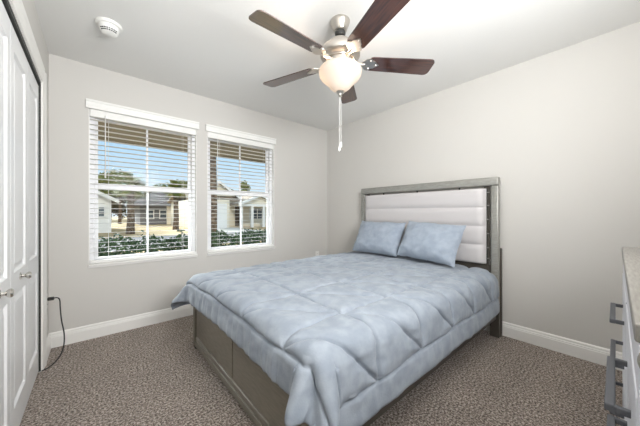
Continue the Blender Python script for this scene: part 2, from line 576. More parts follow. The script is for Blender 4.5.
def blind(x0, x1, wand_x, label):
    cy = YN + 0.022
    root = thing('window_blind', label, 'blind', ((x0 + x1) / 2, cy, WZ1), group='white faux-wood window blinds')
    ox, oy, oz = (x0 + x1) / 2, cy, WZ1

    def B(mb, name, m, parent=root, smooth=False):
        bmesh.ops.translate(mb.bm, vec=(-ox, -oy, -oz), verts=mb.bm.verts)
        return mb.build(name, m, parent, smooth)
    a, b_ = x0 + 0.009, x1 - 0.009
    # valance: a crowned board with returns in front of the opening
    VP = [(YN - 0.001, WZ1 + 0.068), (YN - 0.030, WZ1 + 0.068), (YN - 0.030, WZ1 + 0.054), (YN - 0.024, WZ1 + 0.046), (YN - 0.022, WZ1 + 0.008),
          (YN - 0.026, WZ1 + 0.002), (YN - 0.026, WZ1 - 0.010), (YN - 0.010, WZ1 - 0.010), (YN - 0.010, WZ1 + 0.05), (YN - 0.001, WZ1 + 0.05)]
    B(MB().prism(VP, x0 - 0.018, x1 + 0.018, 'x'), 'valance', M['slat'])
    B(MB().box(a, b_, cy - 0.022, cy + 0.022, WZ1 - 0.074, WZ1 - 0.008, 0.003), 'headrail', M['slat'])
    s = MB()
    pitch = 0.0445
    z = WZ1 - 0.098
    zb = WZ0 + 0.030
    k = 0
    while z > zb + 0.03:
        # slightly crowned slat, 50 mm deep
        prof = [(cy - 0.017, z + 0.0006), (cy, z + 0.0002), (cy + 0.017, z - 0.0026), (cy + 0.017, z - 0.0012), (cy, z + 0.0016), (cy - 0.017, z + 0.0020)]
        s.prism(prof, a, b_, 'x')
        z -= pitch
    B(s, 'slats', M['slat'])
    B(MB().box(a, b_, cy - 0.026, cy + 0.026, zb - 0.028, zb - 0.004, 0.003), 'bottom_rail', M['slat'])
    for lx in (a + 0.13, b_ - 0.13):
        t = MB()
        for dy in (-0.0265, 0.0265):
            t.tube([(lx, cy + dy, zb), (lx, cy + dy, WZ1 - 0.045)], 0.0009, 4)
        B(t, 'ladder_cord', M['slat'])
    t = MB().tube([(wand_x, cy - 0.034, WZ1 - 0.05), (wand_x, cy - 0.036, WZ1 - 0.55)], 0.0042, 8)
    t.tube([(wand_x, cy - 0.036, WZ1 - 0.55), (wand_x, cy - 0.036, WZ1 - 0.62)], 0.0062, 8)
    B(t, 'tilt_wand', M['slat'], root, True)
    return root


blind(*WIN[0], 0.085, 'white faux-wood blind with open slats on the window nearer the closet')
blind(*WIN[1], 1.10, 'white faux-wood blind with open slats on the window nearer the headboard')

# ---------------------------------------------------------------- bed
BX0, BX1, BY0, BY1 = 0.63, 2.79, 0.70, 2.335
bed = thing('bed', 'grey wooden bed with padded light headboard, standing against the wall', 'bed', (BX0, (BY0 + BY1) / 2, 0))


def BB(mb, name, m, parent=bed, smooth=False):
    bmesh.ops.translate(mb.bm, vec=(-BX0, -(BY0 + BY1) / 2, 0), verts=mb.bm.verts)
    return mb.build(name, m, parent, smooth)


HB0, HB1 = 2.745, 2.80          # headboard front and back
# headboard frame: two posts and a top beam with rounded faces
f = MB()
f.box(HB0, HB1, BY0 + 0.026, BY0 + 0.090, 0.0, 1.37, 0.012, 3)
BB(f, 'headboard_post', M['headwood'], smooth='auto')
f = MB().box(HB0, HB1, BY1 - 0.078, BY1 - 0.012, 0.0, 1.37, 0.012, 3)
BB(f, 'headboard_post', M['headwood'], smooth='auto')
f = MB().box(HB0 - 0.004, HB1 + 0.004, BY0 + 0.024, BY1 - 0.010, 1.370, 1.448, 0.014, 3)
BB(f, 'headboard_beam', M['headwood'], smooth='auto')
# rear legs of the posts
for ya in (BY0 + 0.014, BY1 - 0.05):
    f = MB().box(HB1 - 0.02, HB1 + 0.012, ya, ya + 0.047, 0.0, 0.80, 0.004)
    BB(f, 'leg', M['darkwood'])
BB(MB().box(HB0 - 0.004, HB1 + 0.004, BY0 + 0.022, BY0 + 0.094, 0.0, 0.30, 0.004), 'post_shade_cover', M['darkwood'])  # box round the lower post, its dark colour standing for shade
BB(MB().box(HB0 - 0.004, HB1 + 0.004, BY1 - 0.082, BY1 - 0.008, 0.0, 0.30, 0.004), 'post_shade_cover', M['darkwood'])
PY0, PY1 = BY0 + 0.126, BY1 - 0.100
# upholstered panel: four horizontal channels
nv, nu = 96, 40
vs, fs = [], []
zb0, zb1 = 0.652, 1.346
for i in range(nv + 1):
    tt = i / nv
    z = zb0 + (zb1 - zb0) * tt
    c = (tt * 4) % 1.0
    if i == nv:
        c = 1.0
    puff = (1 - abs(2 * c - 1) ** 4.0) * 0.016
    for j in range(nu + 1):
        y = PY0 + (PY1 - PY0) * j / nu
        e_ = min(y - PY0, PY1 - y)
        ed = 1 - math.exp(-(e_ + 0.0005) / 0.008)
        vs.append((HB0 - 0.012 - 0.022 * min(1, ed) - puff * ed, y, z))
fr = lambda i, j: i * (nu + 1) + j
for i in range(nv):
    for j in range(nu):
        fs.append((fr(i, j), fr(i, j + 1), fr(i + 1, j + 1), fr(i + 1, j)))
base = len(vs)
ring = [fr(0, j) for j in range(nu + 1)] + [fr(i, nu) for i in range(1, nv + 1)] + [fr(nv, j) for j in range(nu - 1, -1, -1)] + [fr(i, 0) for i in range(nv - 1, 0, -1)]
for k in ring:
    vs.append((HB0 + 0.012, vs[k][1], vs[k][2]))
L = len(ring)
for k in range(L):
    fs.append((ring[k], base + k, base + (k + 1) % L, ring[(k + 1) % L]))
fs.append(tuple(base + k for k in range(L)))
vs = [(v[0] - BX0, v[1] - (BY0 + BY1) / 2, v[2]) for v in vs]
pymesh('headboard_panel', vs, fs, M['upholstery'], bed, True)['label'] = 'light grey padded panel with four channels'
# dark edge binding of the panel and rear lower board
f = MB().box(HB0 + 0.013, HB0 + 0.026, PY0 - 0.006, PY1 + 0.006, 0.646, 1.350, 0.003)
BB(f, 'panel_backing', M['groove'])
f = MB().box(HB0 + 0.005, HB0 + 0.03, BY0 + 0.091, BY1 - 0.079, 0.25, 0.640, 0.004)
BB(f, 'lower_board', M['darkwood'])
# spacers between panel and frame
for y in (1.965, 1.515, 1.065):
    BB(MB().box(HB0 + 0.010, HB0 + 0.024, y - 0.005, y + 0.005, 1.351, 1.3695), 'spacer', M['groove'])
for z in (1.31, 1.19, 1.06, 0.93, 0.80, 0.70):
    for ya, yb in ((BY0 + 0.0905, PY0 - 0.0065), (PY1 + 0.0065, BY1 - 0.0785)):
        BB(MB().box(HB0 + 0.008, HB0 + 0.020, ya, yb, z - 0.004, z + 0.004), 'spacer', M['headwood'])
for ya, yb in ((PY0 - 0.016, PY0 + 0.03), (PY1 - 0.03, PY1 + 0.014)):
    BB(MB().box(HB0 + 0.034, HB0 + 0.046, ya, yb, 0.64, 1.369), 'rear_slat', M['darkwood'])
# side rails
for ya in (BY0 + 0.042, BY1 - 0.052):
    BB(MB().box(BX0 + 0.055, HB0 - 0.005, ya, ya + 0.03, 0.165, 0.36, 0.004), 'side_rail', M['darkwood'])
# footboard: posts, panel, divider, bottom and top rail, feet
for ya in (BY0 + 0.032, BY1 - 0.044):
    p = BB(MB().box(BX0 - 0.002, BX0 + 0.05, ya, ya + 0.046, 0.035, 0.47, 0.005), 'footboard_post', M['bedwood'])
    BB(MB().box(BX0 + 0.006, BX0 + 0.042, ya + 0.006, ya + 0.040, 0.0, 0.034, 0.004), 'foot', M['groove'], bed)
cy = (BY0 + BY1) / 2 + 0.03
for ya, yb in ((BY0 + 0.079, cy - 0.006), (cy + 0.006, BY1 - 0.059)):
    BB(MB().box(BX0 + 0.008, BX0 + 0.03, ya, yb, 0.112, 0.46, 0.003), 'footboard_panel', M['bedwood'])
BB(MB().box(BX0 + 0.018, BX0 + 0.03, cy - 0.0055, cy + 0.0055, 0.112, 0.46), 'divider', M['groove'])
BB(MB().box(BX0 - 0.004, BX0 + 0.036, BY0 + 0.079, BY1 - 0.059, 0.034, 0.075, 0.004).box(BX0 + 0.0, BX0 + 0.034, BY0 + 0.079, BY1 - 0.059, 0.0755, 0.111, 0.006), 'bottom_rail', M['bedwood'])
BB(MB().box(BX0 + 0.004, BX0 + 0.04, BY0 + 0.079, BY1 - 0.059, 0.4605, 0.475, 0.003), 'top_rail', M['bedwood'])
BB(MB().box(BX0 + 0.055, HB0 - 0.006, BY0 + 0.073, BY1 - 0.053, 0.27, 0.295), 'platform', M['darkwood'])

MX0, MX1, MY0, MY1 = 0.70, 2.70, 0.775, 2.265
mt = MB().box(MX0, MX1, MY0, MY1, 0.296, 0.572, 0.045, 4)
tag(mt.build('mattress', M['mattress'], None, 'auto'), 'white mattress under the pale blue comforter on the bed', 'mattress')

# ---- comforter: quilted grid of squares cut by one diagonal, draped over the mattress
random.seed(4)
RA = 0.085
CX0, CY0, CY1, CX1 = 0.672, 0.797, 2.275, 2.605
ZT = 0.605
OF, ON, OFAR = 0.245, 0.385, 0.325
GU, GV, U0, V0 = 0.375, 0.385, CX0 - 0.105, CY0 - 0.260


def fold_corner(th):
    return 0.0


def base_point(u, v):
    px, py = max(u, CX0), min(max(v, CY0), CY1)
    dx, dy = u - px, v - py
    s = math.hypot(dx, dy)
    # soft loft of the top, a little lower towards the sides and slightly uneven
    cxn = (py - CY0) / (CY1 - CY0)
    zt = ZT + 0.018 * math.sin(PI * min(max(cxn, 0), 1)) ** 0.7 + 0.010 * noise.noise(Vector((px * 1.7, py * 1.7, 3.1)))
    if s < 1e-9:
        return Vector((px, py, zt)), 0.0, 0.0
    nx, ny = dx / s, dy / s
    th = math.atan2(abs(dy), abs(dx))           # 0: over the foot, 90: over the side
    corner = math.sin(2 * th) if (dx < -1e-9 and abs(dy) > 1e-9) else 0.0
    if corner > 0 and dy < 0:       # rounded lower hem of the foot side near the dresser-side corner
        smax = min(OF / max(math.cos(th), 1e-6), ON / max(math.sin(th), 1e-6))
        t = max(0.0, min(1.0, (math.degrees(th) - 28) / 26))
        s *= min(1.0, (OF + (smax - OF) * t * t * (3 - 2 * t)) / smax)
    q = RA * PI / 2
    if s < q:
        a = s / RA
        h, d = RA * math.sin(a), RA * (1 - math.cos(a))
    else:
        h, d = RA + 0.10 * (s - q), RA + (s - q) * 0.995
    k = max(0.0, (s - 0.07) / 0.3)
    # folds at the corners
    if corner > 0:
        near = dy < 0
        if near:
            h += corner ** 0.6 * min(k, 1.1) * (0.10 + 0.055 * math.cos(7.0 * (th - R(18))) + 0.08 * math.exp(-((th - R(14)) / R(15)) ** 2))
        else:
            h += corner ** 0.6 * min(k, 1.1) * (0.12 + 0.05 * math.cos(4.5 * (th - R(40))))
            d *= 1 - 0.15 * corner * min(k, 1)
    return Vector((px + nx * h, py + ny * h, zt - d)), s, corner


def seam_dist(u, v):
    a = (u - U0) / GU
    b_ = (v - V0) / GV
    nb = round((CY1 + OFAR - 0.13 - V0) / GV)
    inside = a > 0 and 0 < b_ < nb
    db = abs(b_ - round(b_)) * GV if -0.5 < b_ < nb + 0.5 else 9
    if not inside:
        # border strip: only the border seam
        d = 9
        if a <= 0:
            d = -a * GU
        if b_ <= 0:
            d = min(d, -b_ * GV) if a > 0 else math.hypot(min(0, a) * GU, b_ * GV)
        if b_ >= nb:
            d = (b_ - nb) * GV
        return d, False
    da = abs(a - round(a)) * GU
    dd = abs((a + b_) - round(a + b_)) * GU * GV / math.hypot(GU, GV)
    return min(da, db, dd), True


us = np.arange(CX0 - OF, CX1 + 1e-6, 0.005)
vs_ = np.arange(CY0 - ON, CY1 + OFAR + 1e-6, 0.005)
nu, nv = len(us), len(vs_)
P = np.zeros((nu, nv, 3))
SS = np.zeros((nu, nv))
CC = np.zeros((nu, nv))
for i, u in enumerate(us):
    for j, v in enumerate(vs_):
        p, s, c = base_point(float(u), float(v))
        P[i, j] = p
        SS[i, j] = s
        CC[i, j] = c
dU = np.gradient(P, axis=0)
dV = np.gradient(P, axis=1)
N = np.cross(dU, dV)
N /= np.linalg.norm(N, axis=2, keepdims=True) + 1e-12
for i, u in enumerate(us):
    for j, v in enumerate(vs_):
        u_, v_ = float(u), float(v)
        wu = 0.020 * noise.noise(Vector((u_ * 3.1, v_ * 3.1, 31.0)))
        wv = 0.020 * noise.noise(Vector((u_ * 3.1, v_ * 3.1, 57.0)))
        d, inside = seam_dist(u_ + wu, v_ + wv)
        puff = 0.027 * d / (d + 0.014) if inside else 0.014 * d / (d + 0.010)
        w = -0.008 * math.exp(-(d / 0.006) ** 2)
        # gathers running across each seam
        w += 0.0060 * noise.noise(Vector((u_ * 26, v_ * 10, 0.3))) * math.exp(-d / 0.06)
        w += 0.0055 * noise.noise(Vector((u_ * 10, v_ * 28, 4.3))) * math.exp(-d / 0.06)
        # soft overall wrinkles
        w += 0.005 * noise.noise(Vector((u_ * 5.5, v_ * 5.5, 7.7)))
        w += 0.0035 * noise.noise(Vector((u_ * 14 + 3 * noise.noise(Vector((u_ * 3, v_ * 3, 1))), v_ * 14, 2.2)))
        if u_ < U0 + 0.02:      # ruffled foot border
            t = min(1, (U0 + 0.02 - u_) / 0.08)
            w += t * (0.010 * noise.noise(Vector((u_ * 2.2, v_ * 17, 9.1))) + 0.005 * noise.noise(Vector((u_ * 3, v_ * 36, 5.1))))
        if v_ < V0 + 0.02 or v_ > CY1 + 0.15:
            w += 0.008 * noise.noise(Vector((u_ * 11, v_ * 2.0, 12.1))) 
        e_ = min(u_ - (CX0 - OF), v_ - (CY0 - ON), (CY1 + OFAR) - v_)
        puff *= 1 - math.exp(-(e_ + 0.002) / 0.012) * 0.8
        P[i, j] += N[i, j] * (puff + w)
verts = P.reshape(-1, 3)
faces = []
for i in range(nu - 1):
    for j in range(nv - 1):
        faces.append((i * nv + j, (i + 1) * nv + j, (i + 1) * nv + j + 1, i * nv + j + 1))
cf = pymesh('comforter', verts, faces, M['comforter'], None, True)
so = cf.modifiers.new('thickness', 'SOLIDIFY')
so.thickness = 0.014
so.offset = -1
tag(cf, 'pale blue velvet comforter quilted in triangles, draped over the bed', 'comforter')


# ---- pillows in velvet shams
def pillow(name, W_, H_, T, seed, loc, lean, yaw, roll, label):
    n = 44
    vs, fs = [], []
    def pt(a, b_, side):
        # rounded, slightly dog-eared outline
        x = a * W_ / 2 * (1 - 0.045 * (1 - b_ * b_) * abs(a) ** 3) 
        y = b_ * H_ / 2 * (1 - 0.055 * (1 - a * a) * abs(b_) ** 3)
        prof = max(0, (1 - abs(a) ** 3.2)) ** 0.62 * max(0, (1 - abs(b_) ** 3.2)) ** 0.62
        z = T / 2 * prof * (1 + 0.10 * noise.noise(Vector((a * 1.6, b_ * 1.6, seed))))
        z += prof ** 0.5 * (0.014 * noise.noise(Vector((a * 5, b_ * 4, seed + 2))) + 0.004 * noise.noise(Vector((a * 13, b_ * 11, seed + 5))))
        edge = math.exp(-(1 - max(abs(a), abs(b_))) / 0.22)
        z += edge * prof ** 0.3 * 0.006 * noise.noise(Vector((a * 16, b_ * 16, seed + 9)))
        dr = 0.010 * noise.noise(Vector((a * 2.3, b_ * 2.3, seed + 20)))
        return (side * z, x + dr, y + dr)
    idx = {}
    for side in (-1, 1):
        for i in range(n + 1):
            for j in range(n + 1):
                a, b_ = math.sin((2 * i / n - 1) * PI / 2), math.sin((2 * j / n - 1) * PI / 2)
                rim = i in (0, n) or j in (0, n)
                key = (i, j) if rim else (i, j, side)
                if key not in idx:
                    idx[key] = len(vs)
                    vs.append(pt(a, b_, side))
        g = lambda i, j: idx[(i, j)] if (i in (0, n) or j in (0, n)) else idx[(i, j, side)]
        for i in range(n):
            for j in range(n):
                q = (g(i, j), g(i + 1, j), g(i + 1, j + 1), g(i, j + 1))
                fs.append(q if side > 0 else q[::-1])
    root = pymesh(name, vs, fs, M['sham'], None, True)
    # corded seam round the rim
    ring = [(i, 0) for i in range(n)] + [(n, j) for j in range(n)] + [(i, n) for i in range(n, 0, -1)] + [(0, j) for j in range(n, 0, -1)]
    t = MB()
    pts = [vs[idx[k]] for k in ring]
    t.tube(pts + [pts[0]], 0.0032, 6, False)
    t.build('piping', M['sham'], root, True)
    root.matrix_world = Matrix.Translation(loc) @ Matrix.Rotation(yaw, 4, 'Z') @ Matrix.Rotation(lean, 4, 'Y') @ Matrix.Rotation(roll, 4, 'X')
    tag(root, label, 'pillow', 'blue velvet pillows against the headboard')
    return root


pillow('pillow', 0.60, 0.40, 0.22, 1.0, (2.500, 1.860, 0.838), R(27), R(3), R(1.0), 'blue velvet pillow on the window side of the bed')
pillow('pillow', 0.59, 0.395, 0.22, 8.0, (2.465, 1.230, 0.846), R(29), R(-3), R(3.0), 'blue velvet pillow overlapping in front, on the dresser side of the bed')

# ---------------------------------------------------------------- dresser
DXA, DXB, DT = 0.630, 2.02, 0.950
dr = thing('dresser', 'pale grey dresser with grey wood top and gunmetal pulls beside the wall', 'dresser', (DXA, -0.012, 0), R(0.6))
DL, DD = DXB - DXA, 0.44
MB().box(0, 0.022, -DD, -0.004, 0.0, DT - 0.03, 0.003).build('side_panel', M['lacquer'], dr)
MB().box(DL - 0.022, DL, -DD, -0.004, 0.0, DT - 0.03, 0.003).build('side_panel', M['lacquer'], dr)
MB().box(0.023, DL - 0.023, -DD, -DD + 0.012, 0.06, DT - 0.031).build('back_panel', M['lacquer'], dr)
MB().box(0.0, DL, -DD, 0.0, DT - 0.0295, DT, 0.004).build('top', M['drestop'], dr)
MB().box(0.023, DL - 0.023, -0.03, -0.004, DT - 0.12, DT - 0.031, 0.002).build('apron', M['lacquer'], dr)
MB().box(0.023, DL - 0.023, -0.04, -0.014, 0.0, 0.075, 0.002).build('plinth', M['lacquer'], dr)
MB().box(DL / 2 - 0.012, DL / 2 + 0.012, -0.03, -0.006, 0.076, DT - 0.121).build('stile', M['lacquer'], dr)
rows = [(0.635, 0.825, 0.70), (0.44, 0.628, 0.532), (0.262, 0.433, 0.345), (0.082, 0.255, 0.17)]
for ci, (xa, xb) in enumerate(((0.028, DL / 2 - 0.014), (DL / 2 + 0.014, DL - 0.028))):
    for za, zb, hz in rows:
        d = MB().box(xa, xb, -0.024, -0.002, za, zb, 0.004).build('drawer', M['lacquer'], dr)
        c = (xa + xb) / 2
        h = MB()
        hl = 0.143
        h.box(c - hl, c + hl, 0.020, 0.036, hz - 0.008, hz + 0.008, 0.003)
        for sx in (-1, 1):
            x1, x2 = c + sx * hl, c + sx * (hl - 0.012)
            h.box(min(x1, x2), max(x1, x2), -0.0025, 0.0215, hz - 0.007, hz + 0.007, 0.002)
        h.build('handle', M['handle'], d)['label'] = 'gunmetal bar pull'
# oval metal plate on the end panel
f = MB().lathe([(0.0, 0), (0.020, 0.0), (0.022, 0.002), (0.018, 0.006), (0.0, 0.007)], 28)
bmesh.ops.transform(f.bm, matrix=Matrix.Translation((-0.0008, -0.0245, 0.896)) @ Matrix.Diagonal((1, 1, 1.15, 1)) @ Matrix.Rotation(R(-90), 4, 'Y'), verts=f.bm.verts)
f.build('oval_plate', M['medal'], dr, True)['label'] = 'grey oval plate'

# ---------------------------------------------------------------- ceiling fan
FX, FY = 1.286, 1.272
fan = thing('ceiling_fan', 'brushed nickel ceiling fan with five dark wood blades and lit bowl', 'ceiling fan', (FX, FY, H))
Z = lambda z: z - H
MB().lathe([(0.0, 0), (0.066, 0), (0.068, -0.006), (0.065, -0.018), (0.058, -0.034), (0.050, -0.054), (0.045, -0.068), (0.036, -0.074), (0.0, -0.074)], 36).build('canopy', M['nickel'], fan, 'auto')
MB().lathe([(0.035, -0.0745), (0.037, -0.088), (0.032, -0.104), (0.0165, -0.108), (0.0125, -0.135), (0.0, -0.135)], 24).build('downrod', M['track'], fan, 'auto')
MB().lathe([(0.0, Z(2.3045)), (0.030, Z(2.3045)), (0.066, Z(2.300)), (0.078, Z(2.290)), (0.082, Z(2.262)), (0.118, Z(2.250)), (0.132, Z(2.240)), (0.136, Z(2.222)),
            (0.136, Z(2.196)), (0.128, Z(2.186)), (0.104, Z(2.176)), (0.098, Z(2.165)), (0.0, Z(2.165))], 48).build('motor_housing', M['nickel'], fan, 'auto')
MB().lathe([(0.0, Z(2.1645)), (0.088, Z(2.1645)), (0.088, Z(2.142)), (0.062, Z(2.136)), (0.056, Z(2.108)), (0.075, Z(2.104)), (0.078, Z(2.098)), (0.0, Z(2.098))], 36).build('switch_housing', M['nickel'], fan, 'auto')

def blade_mesh():
    """blade along +x from the hub, pitched; rounded tip corners, slightly tapered root"""
    out = []
    r0, r1 = 0.195, 0.658
    w0, w1 = 0.060, 0.072
    def arc(cx, cy, r, a0, a1, n=6):
        return [(cx + r * math.cos(R(a0 + (a1 - a0) * k / n)), cy + r * math.sin(R(a0 + (a1 - a0) * k / n))) for k in range(n + 1)]
    out += arc(r1 - 0.034, -w1 + 0.034, 0.034, -90, 0)
    out += arc(r1 - 0.034, w1 - 0.034, 0.034, 0, 90)
    out += arc(r0 + 0.03, w0 - 0.03, 0.03, 90, 180)
    out += arc(r0 + 0.03, -w0 + 0.03, 0.03, 180, 270)
    m_ = MB().prism(out, -0.003, 0.003, 'z')
    return m_


def iron_mesh():
    """ornate blade bracket: arm from the motor, spreading into a scrolled plate under the blade"""
    out = [(0.085, -0.016), (0.125, -0.011), (0.150, -0.013), (0.166, -0.030), (0.182, -0.050), (0.200, -0.054), (0.214, -0.046), (0.222, -0.032), (0.236, -0.030),
           (0.248, -0.018), (0.262, -0.010), (0.272, 0.0)]
    out = out + [(x, -y) for x, y in out[-2::-1]]
    m_ = MB().prism(out, -0.009, -0.0035, 'z')
    for q in ((0.205, -0.034), (0.205, 0.034), (0.250, 0.0)):
        m_.lathe([(0.0, -0.0125), (0.005, -0.0115), (0.0065, -0.009)], 10, (q[0], q[1], 0), False, False)
    m_.tube([(0.09, 0, -0.006), (0.12, 0, -0.012), (0.15, 0, -0.012), (0.172, 0, -0.007)], 0.008, 8)
    return m_


bl_me = ir_me = None
for k in range(5):
    a = R(37 + 72 * k - (2 if k == 3 else 0))
    mtx = Matrix.Translation((0, 0, Z(2.158))) @ Matrix.Rotation(a, 4, 'Z') @ Matrix.Rotation(R(-12), 4, 'X')
    if bl_me is None:
        bo = blade_mesh().build('blade', M['blade'], fan)
        io = iron_mesh().build('blade_bracket', M['nickel'], bo)
        bl_me, ir_me = bo.data, io.data
    else:
        bo = bpy.data.objects.new('blade', bl_me)
        COL.objects.link(bo)
        bo.parent = fan
        io = bpy.data.objects.new('blade_bracket', ir_me)
        COL.objects.link(io)
        io.parent = bo
    bo.matrix_local = mtx
# glass bowl, open at the top
bowl_out = [(0.136, Z(2.112)), (0.143, Z(2.104)), (0.146, Z(2.086)), (0.142, Z(2.064)), (0.128, Z(2.042)), (0.108, Z(2.024)), (0.088, Z(2.006)), (0.072, Z(1.984)), (0.050, Z(1.966)), (0.020, Z(1.958)), (0.0, Z(1.957))]
MB().lathe(bowl_out, 48, cap0=False).build('lamp_bowl', M['bowl'], fan, True)['label'] = 'glowing frosted glass bowl'
MB().lathe([(0.0, Z(1.9565)), (0.026, Z(1.9565)), (0.030, Z(1.951)), (0.024, Z(1.944)), (0.012, Z(1.940)), (0.010, Z(1.932)), (0.013, Z(1.926)), (0.008, Z(1.918)), (0.0, Z(1.916))], 24).build('finial', M['nickel'], fan, 'auto')
for dx, dy, zl, nm in ((0.006, -0.002, 1.612, 'pull_chain'), (-0.004, 0.005, 1.585, 'pull_chain')):
    c = MB().tube([(dx * 0.6, dy * 0.6, Z(1.935)), (dx, dy, Z(1.85)), (dx, dy, Z(zl))], 0.0011, 6)
    c = c.build(nm, M['plate'], fan)
    MB().lathe([(0.0, 0.0), (0.004, -0.002), (0.0055, -0.012), (0.007, -0.03), (0.005, -0.038), (0.0, -0.040)], 12, (dx, dy, Z(zl))).build('pull_fob', M['plate'], c, True)
for k in range(3):
    a = R(20 + 120 * k)
    lamp('fan_bulb', 'POINT', (FX + 0.085 * math.cos(a), FY + 0.085 * math.sin(a), 2.078), FAN_E, (1.0, 0.74, 0.52), shadow_soft_size=0.022)

# ---------------------------------------------------------------- smoke detector
sd = thing('smoke_detector', 'round white smoke detector on the ceiling near the window', 'smoke detector', (0.085, 2.355, H))
MB().lathe([(0.0, 0), (0.074, 0), (0.076, -0.008), (0.072, -0.017), (0.064, -0.020), (0.0, -0.020)], 40).build('base', M['plate'], sd, 'auto')
MB().lathe([(0.0, -0.0205), (0.060, -0.0205), (0.058, -0.034), (0.054, -0.050), (0.048, -0.062), (0.036, -0.069), (0.0, -0.070)], 40).build('cover', M['plate'], sd, 'auto')
v = MB()
for k in range(8):
    a = R(-145 + 14 * k)
    for rr, z, tl_ in ((0.0535, -0.0510, 20), (0.0488, -0.0605, 35)):
        mtx = Matrix.Translation((rr * math.cos(a), rr * math.sin(a), z)) @ Matrix.Rotation(a, 4, 'Z') @ Matrix.Rotation(R(tl_), 4, 'Y')
        v.box(-0.0025, 0.0025, -0.0048, 0.0048, -0.003, 0.003, mtx=mtx)
v.build('vent_slots', M['track'], sd)

# ---------------------------------------------------------------- outlets and cord
def outlet(loc, rz, label):
    t = thing('wall_outlet', label, 'outlet', loc, rz, 'wall outlets')
    MB().box(-0.035, 0.035, -0.006, 0, -0.057, 0.057, 0.003).build('cover_plate', M['plate'], t)
    for dz in (-0.02, 0.02):
        s = MB().box(-0.017, 0.017, -0.0075, -0.0062, dz - 0.014, dz + 0.014, 0.0005).build('socket', M['plate'], t)
        MB().box(-0.008, -0.0055, -0.0082, -0.0078, dz - 0.005, dz + 0.006).box(0.0055, 0.008, -0.0082, -0.0078, dz - 0.005, dz + 0.006).build('slot', M['track'], s)
    return t


outlet((2.63, YN - 0.0005, 0.47), 0, 'white outlet under the window wall corner, just above the bed')
outlet((XW + 0.0005, 2.925, 0.43), R(90), 'white outlet beside the closet trim where the black cord plugs in')

t = thing('power_cord', 'black power cord hanging from the outlet to the closet door', 'cord', (XW, 2.925, 0))
plug = MB().box(0.0095, 0.046, -0.012, 0.012, 0.438, 0.462, 0.004)
plug.build('plug', M['black'], t)
cpts = [(0.040, 0.0, 0.450), (0.062, -0.003, 0.452), (0.078, -0.02, 0.436), (0.083, -0.045, 0.38), (0.092, -0.075, 0.29), (0.108, -0.10, 0.19), (0.108, -0.13, 0.11), (0.092, -0.17, 0.055), (0.060, -0.20, 0.02), (0.030, -0.225, 0.007), (0.014, -0.235, 0.006), (0.004, -0.242, 0.006)]
# smooth by Catmull-Rom
def smooth(pts, n=6):
    P_ = [Vector(p) for p in pts]
    P_ = [P_[0]] + P_ + [P_[-1]]
    out = []
    for i in range(1, len(P_) - 2):
        for k in range(n):
            s = k / n
            a, b_, c, d = P_[i - 1:i + 3]
            out.append(0.5 * ((2 * b_) + (c - a) * s + (2 * a - 5 * b_ + 4 * c - d) * s * s + (3 * b_ - a - 3 * c + d) * s ** 3))
    out.append(P_[-2])
    return out


MB().tube(smooth(cpts), 0.0042, 8).build('cable', M['black'], t, True)

# ---------------------------------------------------------------- outside
GZ = -0.22
f = MB().quad((-60, YN + TH, GZ), (90, YN + TH, GZ), (90, 120, GZ), (-60, 120, GZ))
struct('ground', f, M['lawn'], 'dry tan lawn outside the windows', 'lawn')
f = MB().box(-60, 90, 11.5, 17.5, GZ - 0.05, GZ + 0.015)
struct('road', f, M['asphalt'], 'pale street crossing in front of the houses', 'street')
f = MB().box(5.2, 9.6, 17.5, 23.4, GZ - 0.05, GZ + 0.03)
struct('path', f, M['concrete'], 'pale concrete driveway of the gabled house', 'driveway')
f = MB().box(-1.5, 6.0, YN + TH, 5.9, GZ - 0.05, GZ + 0.05)
struct('terrain', f, M['mulch'], 'bark mulch bed under the hedge', 'planting bed')
f = MB().box(-3.0, 7.0, YN + TH, 4.62, 2.13, 2.20).box(-3.0, 7.0, 4.62, 4.66, 2.106, 2.32)
struct('roof', f, M['soffit'], 'taupe roof eave over the windows outside', 'eave')

# hedge of glossy leaves
random.seed(11)
vs, fs = [], []
for k in range(17000):
    x = random.uniform(-1.0, 4.6)
    lump = 0.5 + 0.5 * noise.noise(Vector((x * 2.6, 0, 5)))
    top = 0.55 + 0.22 * lump
    q = random.random()
    if q < 0.9:
        z = GZ + 0.03 + (top - GZ) * random.random() * 0.97
        y = 4.98 + random.uniform(-0.34, 0.34) * (1.0 if z < top - 0.12 else 0.8)
    else:                       # young shoots standing above the hedge line
        z = top + random.random() ** 1.6 * 0.17 * (0.5 + noise.noise(Vector((x * 9, 3, 1))) * 0.9)
        y = 4.98 + random.gauss(0, 0.12)
    s = random.uniform(0.03, 0.055)
    ax = Vector((random.gauss(0, 1), random.gauss(0, 1), random.gauss(0.5, 0.8))).normalized()
    sd_ = ax.cross(Vector((random.gauss(0, 1), random.gauss(0, 1), random.gauss(0, 1)))).normalized()
    nn = ax.cross(sd_)
    c = Vector((x, y, z))
    i0 = len(vs)
    for p in (c - ax * s, c + sd_ * s * 0.42 + nn * s * 0.1, c + ax * s, c - sd_ * s * 0.42 + nn * s * 0.1):
        vs.append(p)
    fs.append((i0, i0 + 1, i0 + 2, i0 + 3))
hd = thing('hedge', 'dark green leafy hedge growing right outside both windows', 'hedge', (1.8, 4.98, GZ))
pymesh('foliage', [(v[0] - 1.8, v[1] - 4.98, v[2] - GZ) for v in vs], fs, M['hedge'], hd)
st = MB()
for k in range(34):
    x = random.uniform(-2.7, 2.7)
    st.tube([(x, 0, 0.02), (x + random.uniform(-.08, .08), random.uniform(-.1, .1), 0.4), (x + random.uniform(-.15, .15), random.uniform(-.15, .15), 0.78)], [0.012, 0.009, 0.004], 5)
st.build('stems', M['bark'], hd)['kind'] = 'stuff'


def house_box(root, x0, x1, y0, y1, z0, z1, m, name='wall'):
    return MB().box(x0, x1, y0, y1, z0, z1).build(name, m, root)


